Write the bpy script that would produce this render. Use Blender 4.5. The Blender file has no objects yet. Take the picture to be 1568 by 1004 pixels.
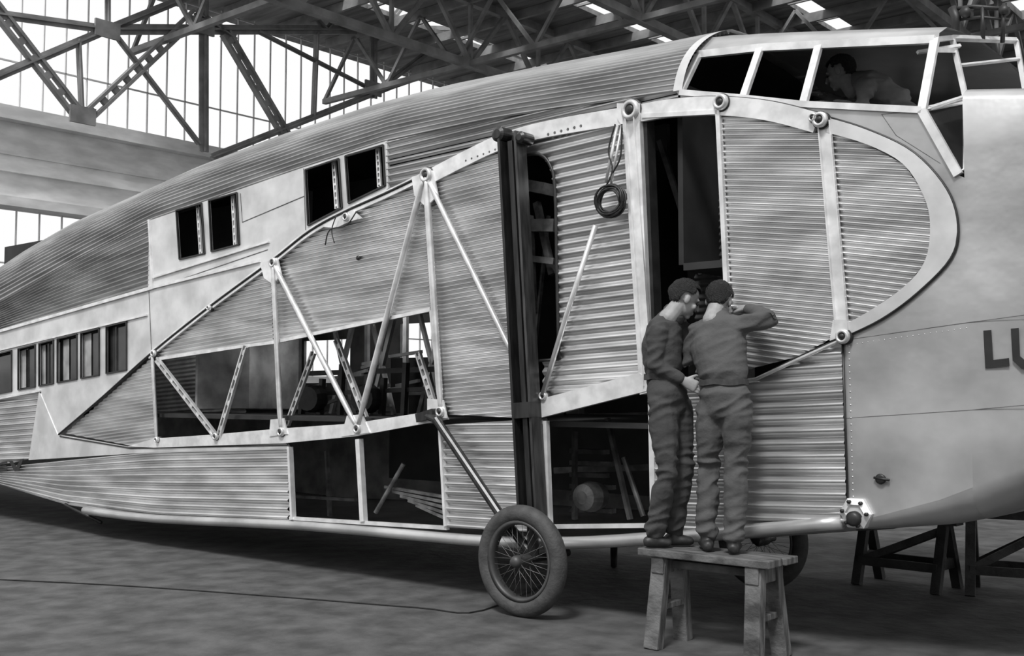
import bpy, math, random
from mathutils import Vector, Matrix, noise
from mathutils.geometry import delaunay_2d_cdt
random.seed(7)
S=bpy.context.scene
# ------------------------------------------------------------------ camera
F=1680.0
CAMP=Vector((0,0,1.6)); TILT=math.atan(102/F)
cd=bpy.data.cameras.new('camera'); cam=bpy.data.objects.new('camera',cd); S.collection.objects.link(cam)
cd.sensor_width=36; cd.lens=36*F/1568; cd.clip_end=300
cam.location=CAMP; cam.rotation_euler=(math.pi/2+TILT,0,0); S.camera=cam
# ------------------------------------------------------------------ hangar/aircraft frame: x=along fuselage, y=up, z=outboard
A0=Vector((-6.5,13.9,0)); L=Vector((9.32,-7.86,0)).normalized(); Z=Vector((0,0,1)); N=L.cross(Z)
M=Matrix(((L.x,Z.x,N.x,A0.x),(L.y,Z.y,N.y,A0.y),(L.z,Z.z,N.z,A0.z),(0,0,0,1)))
MI=M.inverted(); O=MI@CAMP
def ray(px,py):
    v=Vector(((px-784)/F,1,(502-py)/F))
    v=Matrix.Rotation(TILT,3,'X')@v
    return MI.to_3x3()@v
def P(px,py,w=0.0):
    d=ray(px,py); k=(w-O.z)/d.z; return O+d*k
def PT(px,py,t):
    d=ray(px,py); k=(t-O.x)/d.x; return O+d*k
def PG(px,py,h=0.0):
    d=ray(px,py); k=(h-O.y)/d.y; return O+d*k
def TH(px,py,w=0.0):
    p=P(px,py,w); return (p.x,p.y)
def fn(pts,w=0.0):
    q=sorted(TH(a,b,w) for a,b in pts)
    def f(t):
        if t<=q[0][0]: i=0
        elif t>=q[-1][0]: i=len(q)-2
        else:
            i=0
            while q[i+1][0]<t: i+=1
        (a,b),(c,d)=q[i],q[i+1]
        return b+(d-b)*(t-a)/(c-a)
    return f
# ------------------------------------------------------------------ materials
def mat(name,c1,c2=None,rough=.5,metal=0.0,scale=6.0,bump=0.0,bscale=40,stretch=(1,1,1),spec=.5,detail=6,lo=.35,hi=.65):
    m=bpy.data.materials.new(name); m.use_nodes=True; nt=m.node_tree; b=nt.nodes['Principled BSDF']
    if c2 is None: c2=c1*.8
    tc=nt.nodes.new('ShaderNodeTexCoord'); mp=nt.nodes.new('ShaderNodeMapping'); mp.inputs['Scale'].default_value=stretch
    nt.links.new(tc.outputs['Object'],mp.inputs[0])
    n=nt.nodes.new('ShaderNodeTexNoise'); n.inputs['Scale'].default_value=scale; n.inputs['Detail'].default_value=detail
    nt.links.new(mp.outputs[0],n.inputs['Vector'])
    r=nt.nodes.new('ShaderNodeValToRGB'); r.color_ramp.elements[0].position=lo; r.color_ramp.elements[1].position=hi
    r.color_ramp.elements[0].color=(c2,c2,c2,1); r.color_ramp.elements[1].color=(c1,c1,c1,1)
    nt.links.new(n.outputs['Fac'],r.inputs[0]); nt.links.new(r.outputs[0],b.inputs['Base Color'])
    b.inputs['Roughness'].default_value=rough; b.inputs['Metallic'].default_value=metal
    b.inputs['Specular IOR Level'].default_value=spec
    if bump:
        n2=nt.nodes.new('ShaderNodeTexNoise'); n2.inputs['Scale'].default_value=bscale; n2.inputs['Detail'].default_value=4
        nt.links.new(mp.outputs[0],n2.inputs['Vector'])
        bp=nt.nodes.new('ShaderNodeBump'); bp.inputs['Strength'].default_value=bump; bp.inputs['Distance'].default_value=.02
        nt.links.new(n2.outputs['Fac'],bp.inputs['Height']); nt.links.new(bp.outputs[0],b.inputs['Normal'])
    return m
m_corr=mat('corrugated_duralumin',.78,.46,.33,.8,2.2,stretch=(.6,3,1),bump=.25,bscale=2.5,detail=10)
m_roof=mat('roof_duralumin',.50,.28,.36,.75,2.2,stretch=(.5,3,1),bump=.2,bscale=2.5,detail=10)
m_plain=mat('smooth_duralumin',.74,.52,.42,.4,3,bump=.18,bscale=4,detail=10)
m_nose=mat('nose_sheet',.62,.30,.32,.5,1.5,bump=.6,bscale=2.2,detail=14,lo=.3,hi=.68)
m_bright=mat('bright_fitting_metal',.86,.62,.36,.4,8)
m_tube=mat('tube_metal',.74,.5,.32,.5,8)
m_dark=mat('dark_steel',.035,.018,.45,.3,10)
m_post=mat('dark_post_steel',.035,.014,.33,.3,6,stretch=(4,.6,4))
m_flange=mat('post_flange_steel',.08,.03,.33,.3,6,stretch=(4,.6,4))  # post steel made lighter; the edge highlight is put into the colour
m_int=mat('interior_dark',.025,.012,.8,0,4)  # near-black puts the shade inside the fuselage into the colour
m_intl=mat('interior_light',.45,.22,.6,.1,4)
m_hold=mat('hold_equipment',.20,.07,.5,.3,9)
m_glass=mat('cockpit_glass',.03,.01,.12,0,4)
m_letter=mat('black_paint',.02,.012,.5,0,9)
m_rubber=mat('tyre_rubber',.06,.035,.7,0,14,bump=.2,bscale=60)
m_wood=mat('weathered_wood',.14,.035,.8,0,5,bump=.4,bscale=30,stretch=(1,1,6))
m_woodd=mat('dark_wood',.05,.02,.8,0,5,bump=.4,bscale=30)
m_floor=mat('hangar_floor',.095,.040,.8,0,3.5,bump=.6,bscale=11,detail=15,lo=.36,hi=.66)
m_conc=mat('concrete_band',.85,.62,.85,0,1.2,stretch=(1,3,1),detail=12)
m_steel=mat('hangar_steel',.30,.17,.6,.1,2)
m_mull=mat('glazing_bar_paint',.75,.6,.6,0,2)
m_ceil=mat('hangar_roof',.34,.16,.8,0,.6,stretch=(1,1,6))
m_wall=mat('hangar_wall',.4,.3,.85,0,.7)
m_wallf=mat('reflection_wall_dark',.12,.06,.85,0,.5)
m_over=mat('overalls_dark',.048,.038,.9,0,5,bump=.25,bscale=30)
m_over2=mat('overalls_grey',.078,.062,.9,0,5,bump=.25,bscale=30)
m_shirt=mat('light_shirt',.2,.15,.9,0,9,bump=.3,bscale=22)
m_skin=mat('skin',.30,.24,.55,0,20)
m_hair=mat('hair',.014,.006,.5,0,60,bump=.9,bscale=90,stretch=(1,3,1))
m_boot=mat('boot_leather',.03,.015,.5,0,20)
m_belt=mat('belt_cloth',.05,.03,.8,0,30)
# ------------------------------------------------------------------ mesh helpers
class MB:
    def __init__(s): s.v=[]; s.f=[]
    def add(s,vs,fs):
        o=len(s.v); s.v+= [Vector(a) for a in vs]; s.f+=[tuple(i+o for i in f) for f in fs]
groups={}
def group(name,origin=(0,0,0)):
    e=bpy.data.objects.new(name,None); S.collection.objects.link(e)
    e.empty_display_size=.2
    e.matrix_world=M@Matrix.Translation(Vector(origin)); groups[e.name]=Vector(origin); return e
def link(me,name,m,parent=None,smooth=False,origin=None):
    if parent is not None: og=groups[parent.name]
    else: og=Vector(origin) if origin is not None else Vector((0,0,0))
    if og.length>0: me.transform(Matrix.Translation(-og))
    me.materials.clear(); me.materials.append(m)
    if smooth:
        for p in me.polygons: p.use_smooth=True
    ob=bpy.data.objects.new(name,me); S.collection.objects.link(ob)
    if parent is not None: ob.parent=parent
    else: ob.matrix_world=M@Matrix.Translation(og)
    return ob
def done(mb,name,m,parent=None,smooth=False,origin=None):
    me=bpy.data.meshes.new(name); me.from_pydata([tuple(v) for v in mb.v],[],mb.f); me.update()
    return link(me,name,m,parent,smooth,origin)
def frame(d,up=Vector((0,0,1))):
    d=d.normalized()
    if abs(d.dot(up))>.98: up=Vector((1,0,0))
    a=up.cross(d).normalized(); b=d.cross(a).normalized(); return a,b
def tube(mb,pts,r,seg=10,closed=False,cap=True):
    pts=[Vector(p) for p in pts]; n=len(pts); rs=r if isinstance(r,(list,tuple)) else [r]*n
    vs=[];fs=[]; pa=None
    for i,p in enumerate(pts):
        if closed: d=pts[(i+1)%n]-pts[i-1]
        else: d=pts[min(i+1,n-1)]-pts[max(i-1,0)]
        if pa is None: a,b=frame(d)
        else:
            a=(pa-d.normalized()*pa.dot(d.normalized())).normalized(); b=d.normalized().cross(a)
        pa=a
        for k in range(seg):
            an=2*math.pi*k/seg; vs.append(p+(a*math.cos(an)+b*math.sin(an))*rs[i])
    m_=n if closed else n-1
    for i in range(m_):
        for k in range(seg):
            j=(i+1)%n; fs.append((i*seg+k,i*seg+(k+1)%seg,j*seg+(k+1)%seg,j*seg+k))
    if cap and not closed:
        fs.append(tuple(range(seg-1,-1,-1))); fs.append(tuple((n-1)*seg+k for k in range(seg)))
    mb.add(vs,fs)
def beam(mb,p1,p2,wid,dep,up=Vector((0,0,1)),off=(0,0)):
    p1=Vector(p1);p2=Vector(p2); a,b=frame(p2-p1,up)
    o=a*off[0]+b*off[1]
    vs=[p+o+a*x*wid/2+b*y*dep/2 for p in (p1,p2) for x,y in ((-1,-1),(1,-1),(1,1),(-1,1))]
    mb.add(vs,[(3,2,1,0),(4,5,6,7),(0,1,5,4),(1,2,6,5),(2,3,7,6),(3,0,4,7)])
def channel(mb,p1,p2,wid,dep,th=.006,up=Vector((0,0,1))):
    beam(mb,p1,p2,wid,th,up,(0,-dep/2)); beam(mb,p1,p2,th,dep,up,(wid/2,0)); beam(mb,p1,p2,th,dep,up,(-wid/2,0))
def lattice(mb,p1,p2,wid,dep,n,up=Vector((0,0,1)),rw=.25):
    p1=Vector(p1);p2=Vector(p2); a,b=frame(p2-p1,up)
    for s in (-1,1): beam(mb,p1,p2,wid*rw,dep,up,(s*wid*(1-rw)/2,0))
    for i in range(n):
        q=p1.lerp(p2,(i+.5)/n); l=(p2-p1).length/n
        beam(mb,q-a*wid*.4,q+a*wid*.4,l*.35,dep*.6,up)
def boxc(mb,lo,hi):
    x0,y0,z0=lo;x1,y1,z1=hi
    mb.add([(x0,y0,z0),(x1,y0,z0),(x1,y1,z0),(x0,y1,z0),(x0,y0,z1),(x1,y0,z1),(x1,y1,z1),(x0,y1,z1)],
      [(3,2,1,0),(4,5,6,7),(0,1,5,4),(1,2,6,5),(2,3,7,6),(3,0,4,7)])
def lathe(mb,c,axis,prof,seg=24):
    c=Vector(c); ax=Vector(axis).normalized(); a,b=frame(ax,Vector((0,1,0)))
    vs=[];fs=[];n=len(prof)
    for k in range(seg):
        an=2*math.pi*k/seg; d=a*math.cos(an)+b*math.sin(an)
        for (r,z) in prof: vs.append(c+d*r+ax*z)
    for k in range(seg):
        for i in range(n-1):
            j=(k+1)%seg; fs.append((k*n+i,j*n+i,j*n+i+1,k*n+i+1))
    mb.add(vs,fs)
def inside(p,poly):
    c=False; n=len(poly); x,y=p
    for i in range(n):
        x1,y1=poly[i]; x2,y2=poly[i-1]
        if (y1>y)!=(y2>y) and x<(x2-x1)*(y-y1)/(y2-y1)+x1: c=not c
    return c
def flat(name,outer,holes,w0,w1,m,parent=None,origin=None):
    """sheet of real thickness with cut-outs"""
    pv=[];pe=[]
    for poly in [outer]+list(holes):
        o=len(pv); n=len(poly); pv+=[Vector((a,b)) for a,b in poly]; pe+=[(o+i,o+(i+1)%n) for i in range(n)]
    v,e,f=delaunay_2d_cdt(pv,pe,[],0,1e-6)[:3]
    keep=[]
    for t in f:
        c=sum((v[i] for i in t),Vector((0,0)))/len(t)
        if inside(c,outer) and not any(inside(c,h) for h in holes): keep.append(tuple(t))
    mb=MB(); n=len(v); mb.v=[Vector((p.x,p.y,w1)) for p in v]+[Vector((p.x,p.y,w0)) for p in v]
    cnt={}
    for t in keep:
        mb.f.append(t); mb.f.append(tuple(i+n for i in reversed(t)))
        for i in range(len(t)):
            a,b=t[i],t[(i+1)%len(t)]; cnt.setdefault((min(a,b),max(a,b)),[]).append((a,b))
    for k,l in cnt.items():
        if len(l)==1: a,b=l[0]; mb.f.append((b,a,a+n,b+n))
    return done(mb,name,m,parent,False,origin)
def px(poly,w=0.0): return [TH(a,b,w) for a,b in poly]
def scan(mb,poly,slope,pitch,amp,w=0.0,nper=8):
    vs=[h-slope*t for t,h in poly]; v0,v1=min(vs)+1e-4,max(vs)-1e-4
    n=max(4,int((v1-v0)/(pitch/nper))); prev=None
    for i in range(n+1):
        v=v0+(v1-v0)*i/n; ts=[]
        for k in range(len(poly)):
            k2=(k+1)%len(poly); a=vs[k]-v;b=vs[k2]-v
            if (a<=0)!=(b<=0):
                q=a/(a-b); ts.append(poly[k][0]+(poly[k2][0]-poly[k][0])*q)
        ts.sort(); ww=w+amp*math.sin(2*math.pi*v/pitch)
        o=len(mb.v); mb.v+=[Vector((t,v+slope*t,ww)) for t in ts]
        if prev and len(prev[1])==len(ts):
            for k in range(0,len(ts)-1,2):
                mb.f.append((prev[0]+k,prev[0]+k+1,o+k+1,o+k))
        prev=(o,ts)
def slope_px(a,b,w=0.0):
    p,q=TH(*a,w),TH(*b,w); return (q[1]-p[1])/(q[0]-p[0])
def corr(name,poly,d,pitch,amp,parent,m=None,w=0.0):
    mb=MB(); scan(mb,px(poly,w),slope_px(*d,w),pitch,amp,w); return done(mb,name,m or m_corr,parent,True)
def smoothpts(pts,n=6):
    out=[]; k=len(pts)
    for i in range(k-1):
        p0=Vector(pts[max(i-1,0)]);p1=Vector(pts[i]);p2=Vector(pts[i+1]);p3=Vector(pts[min(i+2,k-1)])
        for j in range(n):
            t=j/n; out.append(.5*((2*p1)+(p2-p0)*t+(2*p0-5*p1+4*p2-p3)*t*t+(3*p1-p0-3*p2+p3)*t**3))
    out.append(Vector(pts[-1])); return [tuple(o) for o in out]
# ================================================================== AIRCRAFT
air=group('airliner_fuselage',(6,0,-1.4))
E=fn([(-100,515),(0,462),(120,395),(230,338),(465,257),(590,217),(765,180),(900,160),(1040,140),(1415,120)])
SIL=fn([(-60,455),(0,418),(60,375),(130,335),(230,292),(330,248),(450,203),(590,158),(700,130),(850,100),(1000,72),(1110,50)],-.7)
BEL=fn([(-100,715),(0,742),(100,772),(240,793),(440,802),(740,828),(870,832),(985,826),(1290,803),(1340,806),(1568,775)])
tE=TH(1042,140)[0]
T0=-9.0
def shell(off,ncor,amp,t0,t1,dt=.3):
    mb=MB(); nt=int((t1-t0)/dt)+1; rows=[]
    cols=[t0+(t1-t0)*i/nt for i in range(nt+1)]
    nr=ncor*8
    for side in (0,1):
        for i,t in enumerate(cols):
            he,hs=E(t),SIL(t)
            for j in range(nr+1):
                u=j/nr; p0=(0,he);p1=(-.10,he+.68*(hs-he));p2=(-.7,hs)
                w=(1-u)**2*p0[0]+2*u*(1-u)*p1[0]+u*u*p2[0]; h=(1-u)**2*p0[1]+2*u*(1-u)*p1[1]+u*u*p2[1]
                dw=2*(1-u)*(p1[0]-p0[0])+2*u*(p2[0]-p1[0]); dh=2*(1-u)*(p1[1]-p0[1])+2*u*(p2[1]-p1[1])
                l=math.hypot(dw,dh); nw,nh=dh/l,-dw/l
                a=amp*math.sin(2*math.pi*ncor*u)+off
                w+=nw*a;h+=nh*a
                if side: w=-2.8-w
                mb.v.append(Vector((t,h,w)))
        o=side*(nt+1)*(nr+1)
        for i in range(nt):
            for j in range(nr):
                a=o+i*(nr+1)+j; mb.f.append((a,a+nr+1,a+nr+2,a+1))
    o=len(mb.v)
    for t in cols:
        hs=SIL(t)+off
        for w,dh in ((-.7,0),(-1.0,.03),(-1.4,.045),(-1.8,.03),(-2.1,0)): mb.v.append(Vector((t,hs+dh,w)))
    for i in range(nt):
        for j in range(4):
            a=o+i*5+j; mb.f.append((a,a+5,a+6,a+1))
    return mb
done(shell(0,18,.016,T0,tE),'roof_corrugated_skin',m_roof,air,True)
done(shell(-.05,2,0,T0,tE-.1),'roof_shade_liner',m_int,air,True)  # added dark liner, stands for shade under the roof behind the windows
done(shell(.016,2,0,tE-.05,tE+.02,.05),'roof_end_band',m_plain,air,True)
def loft(ft,fb,t0,t1,n,amp,w=0.0,dt=.25):
    mb=MB(); nt=max(1,int((t1-t0)/dt)); nr=n*8
    for i in range(nt+1):
        t=t0+(t1-t0)*i/nt; a,b=ft(t),fb(t)
        for j in range(nr+1):
            u=j/nr; mb.v.append(Vector((t,a+(b-a)*u,w+amp*math.sin(2*math.pi*n*u))))
    for i in range(nt):
        for j in range(nr):
            a=i*(nr+1)+j; mb.f.append((a,a+1,a+nr+2,a+nr+1))
    return mb
BAND=fn([(-100,538),(0,507),(235,440)])
t230=TH(230,400)[0]; t443=TH(443,740)[0]
done(loft(E,BAND,T0,t230,14,.015),'rear_upper_corrugated_wall',m_roof,air,True)
LOWT=fn([(-100,726),(0,715),(240,690),(445,684)])
done(loft(LOWT,BEL,T0,t443,9,.019),'rear_lower_corrugated_wall',m_corr,air,True)
RIBP=[(90,665),(160,605),(230,542),(320,470),(415,400),(475,353),(530,323),(590,296),(650,267),(710,236),(770,208),(840,188),(965,166),(1030,155),(1100,151),(1180,158),(1258,177),(1330,199),(1400,234),(1450,290),(1467,345),(1456,395),(1405,448),(1350,488),(1290,517)]
RIB=smoothpts(RIBP,5)
def ribsec(x0,x1,upper=True):
    k=max(range(len(RIB)),key=lambda i:RIB[i][0]); r=RIB[:k+1] if upper else RIB[k:]
    return [p for p in r if x0<=p[0]<=x1]
W=[[(270,322),(309,311),(314,388),(275,397)],[(320,307),(363,295),(367,374),(324,385)],
   [(468,260),(519,243),(524,318),(472,345)],[(529,239),(587,222),(590,284),(534,311)]]
panelB=[(230,338),(465,257),(594,216),(596,290)]+[p for p in reversed(ribsec(232,590))]+[(232,540),(228,445)]
flat('window_panel',px(panelB),[px(w) for w in W],-.02,.012,m_plain,air)
rowW=[]
for (a,b) in ((-60,-30),(-22,18),(28,54),(60,82),(88,118),(124,152),(163,194)):
    yt=lambda x:541-(x/195)*49
    yb=lambda x:602-(x/195)*36
    rowW.append([(a,yt(a)),(b,yt(b)),(b,yb(b)),(a,yb(a))])
panelC=[(-100,538),(0,507),(228,445),(232,540),(160,605),(90,665),(62,598),(0,608),(-100,630)]
flat('rear_window_panel',px(panelC),[px(w) for w in rowW],-.02,.010,m_plain,air)
fr=MB()
for w in W+rowW:
    q=[P(a,b,.016) for a,b in w]
    for i in range(4): beam(fr,q[i],q[(i+1)%4],.014,.02)
done(fr,'window_frames',m_dark,air)
fr=MB()
for w in W:
    a=P(*w[1],-.06);b=P(*w[2],-.06); a.x-=.07;b.x-=.07; lattice(fr,a,b,.045,.02,7)
beam(fr,P(-100,530,.02),P(0,507,.02),.03,.03); beam(fr,P(0,507,.02),P(235,440,.02),.035,.03); beam(fr,P(235,440,.02),P(398,399,.02),.028,.03)
beam(fr,P(235,425,.02),P(412,370,.02),.018,.03); beam(fr,P(228,336,.02),P(234,440,.02),.025,.02)
beam(fr,P(0,610,.02),P(62,598,.02),.02,.02);beam(fr,P(-100,636,.02),P(0,610,.02),.02,.02)
beam(fr,P(-100,560,.02),P(225,482,.02),.018,.02)
done(fr,'waist_rails',m_bright,air)
mb=MB()
for a,b in (((228,446),(232,540)),((368,296),(371,340)),((371,340),(466,300)),((240,440),(410,382)),((62,600),(45,700)),((465,258),(468,352))): tube(mb,[P(*a,.014),P(*b,.014)],.004,6)
done(mb,'panel_seams',m_hold,air)
gl=MB()
for w in rowW:
    q=[P(a,b,-.05) for a,b in w]; gl.add(q,[(0,1,2,3)])
done(gl,'rear_window_glass',m_glass,air)
gl=MB()
for x0,x1 in ((30,40),(61,70),(97,106),(126,140)):
    q=[P(a,b,-.04) for a,b in ((x0,545-x0*.25),(x1,545-x1*.25),(x1,600-x1*.18),(x0,600-x0*.18))]; gl.add(q,[(0,1,2,3)])
done(gl,'window_glints',m_intl,air)  # pale strips paint bright glimpses onto the dark panes
corr('forward_upper_corrugated_wall',[(592,217),(765,180),(900,160),(1040,140),(1040,153),(965,166),(840,188),(765,209),(650,266),(594,294)],((590,250),(1040,148)),.058,.015,air,m_roof)
corr('tail_lower_corrugated_wall',[(-400,700),(-100,632),(0,607),(62,598),(88,664),(48,702),(0,712),(-100,724),(-400,760)],((0,650),(60,645)),.07,.017,air)
flat('lower_plain_strip',px([(62,598),(90,665),(200,684),(440,678),(445,686),(240,692),(46,704)]),[],-.01,.018,m_plain,air)
corr('wing_root_panel_tail',[(100,663),(232,548),(240,675),(200,682)],((120,650),(238,632)),.036,.010,air)
corr('wing_root_panel_rear',[(236,543),(320,474),(415,404),(419,525),(365,532),(245,551)],((250,520),(415,490)),.036,.010,air)
corr('wing_root_panel_mid',[(418,404),(475,357),(530,327),(648,270),(660,474),(500,508),(420,525)],((430,440),(650,400)),.036,.010,air)
corr('wing_root_panel_main',[(655,270),(765,215),(800,640),(680,634),(662,474)],((670,400),(780,378)),.036,.010,air)
corr('wing_root_panel_coarse',[(797,205),(962,174),(985,572),(832,610),(832,552),(856,550),(850,290),(842,252),(825,236),(797,238)],((850,400),(980,380)),.072,.014,air)
corr('wing_root_panel_front',[(1103,160),(1180,163),(1258,184),(1284,512),(1225,545),(1120,572)],((1110,300),(1270,305)),.038,.0105,air)
corr('wing_root_panel_leading_edge',[(1268,196),(1330,222),(1385,252),(1418,300),(1428,345),(1420,400),(1385,440),(1330,478),(1290,502)],((1280,340),(1420,352)),.038,.0105,air)
inner=smoothpts([(1266,203),(1330,222),(1385,252),(1416,300),(1426,345),(1418,400),(1385,440),(1330,478),(1288,500)],4)
flat('leading_edge_band',px(ribsec(1256,1500)+ribsec(1290,1466,False)+list(reversed(inner))),[],-.01,.02,m_plain,air)
corr('lower_corrugated_mid',[(679,650),(836,640),(838,815),(686,808)],((690,730),(830,734)),.066,.019,air)
corr('lower_corrugated_front',[(1000,600),(1160,580),(1290,520),(1298,800),(1005,818)],((1010,700),(1290,697)),.078,.024,air)
# plain nose side
def wn(t): return -.035*max(0,t-11.2)**2-.22*max(0,t-12.3)**2
tN=TH(1480,400)[0]
ntop=fn([(1480,152),(1568,150)],-.0)
nb=fn([(1298,800),(1345,790),(1440,765),(1568,715)])
nosepoly=px([(1040,142),(1150,151),(1240,161),(1415,169),(1467,268)])+[(tN+.004,TH(1480,272)[1]),(tN+.004,nb(tN))]+px([(1440,765),(1345,790),(1298,800),(1290,517)]+[p for p in reversed(RIB) if p[0]>=1040 and not(p[0]<1290 and p[1]>400)])
flat('nose_side_sheet',nosepoly,[],-.02,.0,m_nose,air)
def ntopf(t): return ntop(t)-.22*max(0,t-12.4)**2
def nbf(t): return nb(t) if t<12.5 else nb(12.5)+.35*(t-12.5)
mb=MB(); nt=26; cols=[tN+(14.1-tN)*i/nt for i in range(nt+1)]
for t in cols:
    hb,ht=nbf(t),ntopf(t); w=wn(t)-wn(tN)
    ring=[(hb-.20*math.cos(a),w-.35*(1-math.sin(a))) for a in [k/6*math.pi/2 for k in range(7)]]
    side=[(hb+(ht-hb)*k/8,w) for k in range(1,9)]
    top=[(ht+.10*math.sin(a),w-.25*(1-math.cos(a))) for a in [k/4*math.pi/2 for k in range(1,5)]]
    near=[(hb-.22,-1.4)]+ring+side+top
    far=[(h,-2.8-w_) for h,w_ in reversed(near)]
    for h,w_ in near+far: mb.v.append(Vector((t,h,w_)))
k=len(near)*2
for i in range(nt):
    for j in range(k):
        a=i*k+j;b=i*k+(j+1)%k; mb.f.append((a,a+k,b+k,b))
mb.f.append(tuple(range(nt*k,nt*k+k)))
done(mb,'nose_shell',m_nose,air,True)
mb=MB(); t1=TH(1298,800)[0]; nt=10
for i in range(nt+1):
    t=t1+(tN-t1)*i/nt; hb=nb(t)+.002; r=.05+.15*i/nt
    for kk in range(7):
        a=kk/6*math.pi/2; mb.v.append(Vector((t,hb-r*math.cos(a),-(.35*r/.2)*(1-math.sin(a)))))
for i in range(nt):
    for j in range(6):
        a=i*7+j; mb.f.append((a,a+7,a+8,a+1))
done(mb,'nose_chine',m_nose,air,True)
mb=MB()
for a,b in (((1296,520),(1480,494)),((1480,494),(1570,482)),((1296,640),(1480,628)),((1480,628),(1570,620)),((1350,175),(1402,170)),((1350,175),(1372,207)),((1372,207),(1440,250))):
    tube(mb,[P(*a,.0),P(*b,.0)],.002,6)
done(mb,'nose_seams',m_hold,air)
mb=MB()
def rivets(a,b,n,w=.02,r=.006):
    for i in range(n):
        p=P(*a,w).lerp(P(*b,w),i/(n-1)); lathe(mb,p,(0,0,1),[(0,r),(r*.8,r*.6),(r,0)],8)
rivets((1300,530),(1307,780),26,.0,.005)
rivets((833,650),(840,800),18,.02); rivets((1000,620),(1003,800),18,.02)
rivets((1296,528),(1480,502),22,0,.003)
done(mb,'rivets',m_tube,air,True)
mb=MB()
tube(mb,[P(1290,517,.012),P(1299,800,.012)],.008,6)
lathe(mb,P(1350,733,0),(0,0,1),[(.026,-.01),(.032,.02),(.02,.024),(0,.024)],14); tube(mb,[P(1338,731,.02),P(1362,735,.02)],.008,6)
done(mb,'drain_vent_and_joint',m_dark,air,True)
flat('letter_L',px([(1506,506),(1518,505),(1521,551),(1545,548),(1546,560),(1509,564)],.0),[],.0,.004,m_letter,air)
flat('letter_U',px([(1548,503),(1560,502),(1562,545),(1570,552),(1600,548),(1600,500),(1615,500),(1615,552),(1600,562),(1565,565),(1551,552)],.0),[],.0,.004,m_letter,air)
flat('letter_E',px([(-6,709),(11,706),(11,709),(0,711),(0,713),(10,712),(10,714),(0,716),(0,718),(11,717),(11,720),(-6,723)],.02),[],.018,.022,m_letter,air)
flat('letter_V',px([(14,706),(19,705),(25,715),(31,703),(36,702),(28,720),(22,721)],.02),[],.018,.022,m_letter,air)
def offs(pl,d):
    out=[]
    for i,p in enumerate(pl):
        a=Vector(pl[max(i-1,0)]);b=Vector(pl[min(i+1,len(pl)-1)]); t=(b-a).normalized(); n=Vector((t.y,-t.x)); out.append((p[0]+n.x*d,p[1]+n.y*d))
    return out
def band(name,pl,d0,d1,w0,w1,m=m_bright,holes=()):
    a=offs(pl,d0);b=offs(pl,d1); flat(name,a+list(reversed(b)),holes,w0,w1,m,air)
up1=px(ribsec(228,652)); band('upper_chord_rear',up1,-.01,.055,0,.03)
up2=px(ribsec(648,1262))
def hole(x,y,r=.013):
    c=TH(x,y); return [(c[0]+r*math.cos(a*math.pi/4),c[1]+r*math.sin(a*math.pi/4)) for a in range(8)]
hs=[hole(843+i*10,207-i*2.6) for i in range(6)]+[hole(717+i*9,247-i*3.4,.010) for i in range(6)]
band('upper_chord_front',up2,-.01,.115,0,.03,m_bright,hs)
flat('lower_chord_rear',px([(200,683),(240,671),(330,665),(430,656),(545,648),(660,630),(682,628),(688,642),(545,668),(440,678),(240,685)]),[],0,.035,m_bright,air)
flat('lower_chord_front',px([(828,612),(985,571),(998,580),(998,598),(830,640)]),[],0,.05,m_bright,air)
flat('door_post',px([(958,178),(984,170),(1002,600),(985,604)]),[],-.03,.045,m_bright,air)
flat('door_post_inner_edge',px([(984,180),(990,180),(1006,590),(1001,592)]),[],-.10,.0,m_dark,air)
mb=MB()
channel(mb,P(1262,186,.03),P(1290,512,.03),.075,.03)
channel(mb,P(965,180,.05),P(993,590,.05),.07,.03)
beam(mb,P(1100,165,.02),P(1119,560,.02),.03,.04)
beam(mb,P(985,178,.02),P(1100,172,.02),.03,.04)
beam(mb,P(240,550,.01),P(365,531,.01),.03,.03);beam(mb,P(365,531,.01),P(420,524,.01),.03,.03);beam(mb,P(420,524,.01),P(500,507,.01),.03,.03);beam(mb,P(500,507,.01),P(660,474,.01),.03,.03)
beam(mb,P(550,672,.01),P(557,798,.01),.05,.05);beam(mb,P(444,684,.01),P(449,795,.01),.03,.05);beam(mb,P(675,650,.01),P(684,805,.01),.025,.05)
beam(mb,P(836,644,.01),P(842,806,.01),.035,.04);beam(mb,P(998,605,.01),P(1002,806,.01),.04,.04)
beam(mb,P(445,793,0),P(686,808,0),.03,.04);beam(mb,P(840,806,0),P(1005,804,0),.03,.04)
beam(mb,P(661,475,.01),P(676,632,.01),.03,.03)
done(mb,'frame_members',m_bright,air)
mb=MB()
for a,b,r in (((418,402),(430,660),.026),((418,402),(547,655),.026),((650,268),(548,652),.028),((652,268),(675,632),.030),((655,275),(788,548),.022),((233,541),(240,674),.020)):
    A=P(*a,.05);B=P(*b,.05)
    pts=[A.lerp(B,x) for x in (0,.04,.10,.90,.96,1)]; tube(mb,pts,[r*.6,r*.7,r,r,r*.7,r*.6],12)
tube(mb,[P(912,345,.08),P(868,480,.07),P(831,604,.06)],.020,10)
tube(mb,[P(945,192,.08),P(928,280,.10)],.012,8); tube(mb,[P(952,192,.08),P(935,285,.10)],.009,8)
done(mb,'truss_tubes',m_tube,air,True)
mb=MB()
lattice(mb,P(240,550,.04),P(330,667,.04),.06,.03,9); lattice(mb,P(376,530,.04),P(336,665,.04),.06,.03,7)
lattice(mb,P(480,540,-.35),P(440,650,-.35),.06,.03,7); lattice(mb,P(640,540,-.3),P(668,630,-.3),.06,.03,6)
lattice(mb,P(515,520,-.3),P(560,640,-.3),.06,.03,6)
done(mb,'perforated_struts',m_tube,air)
mb=MB(); md=MB()
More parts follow.
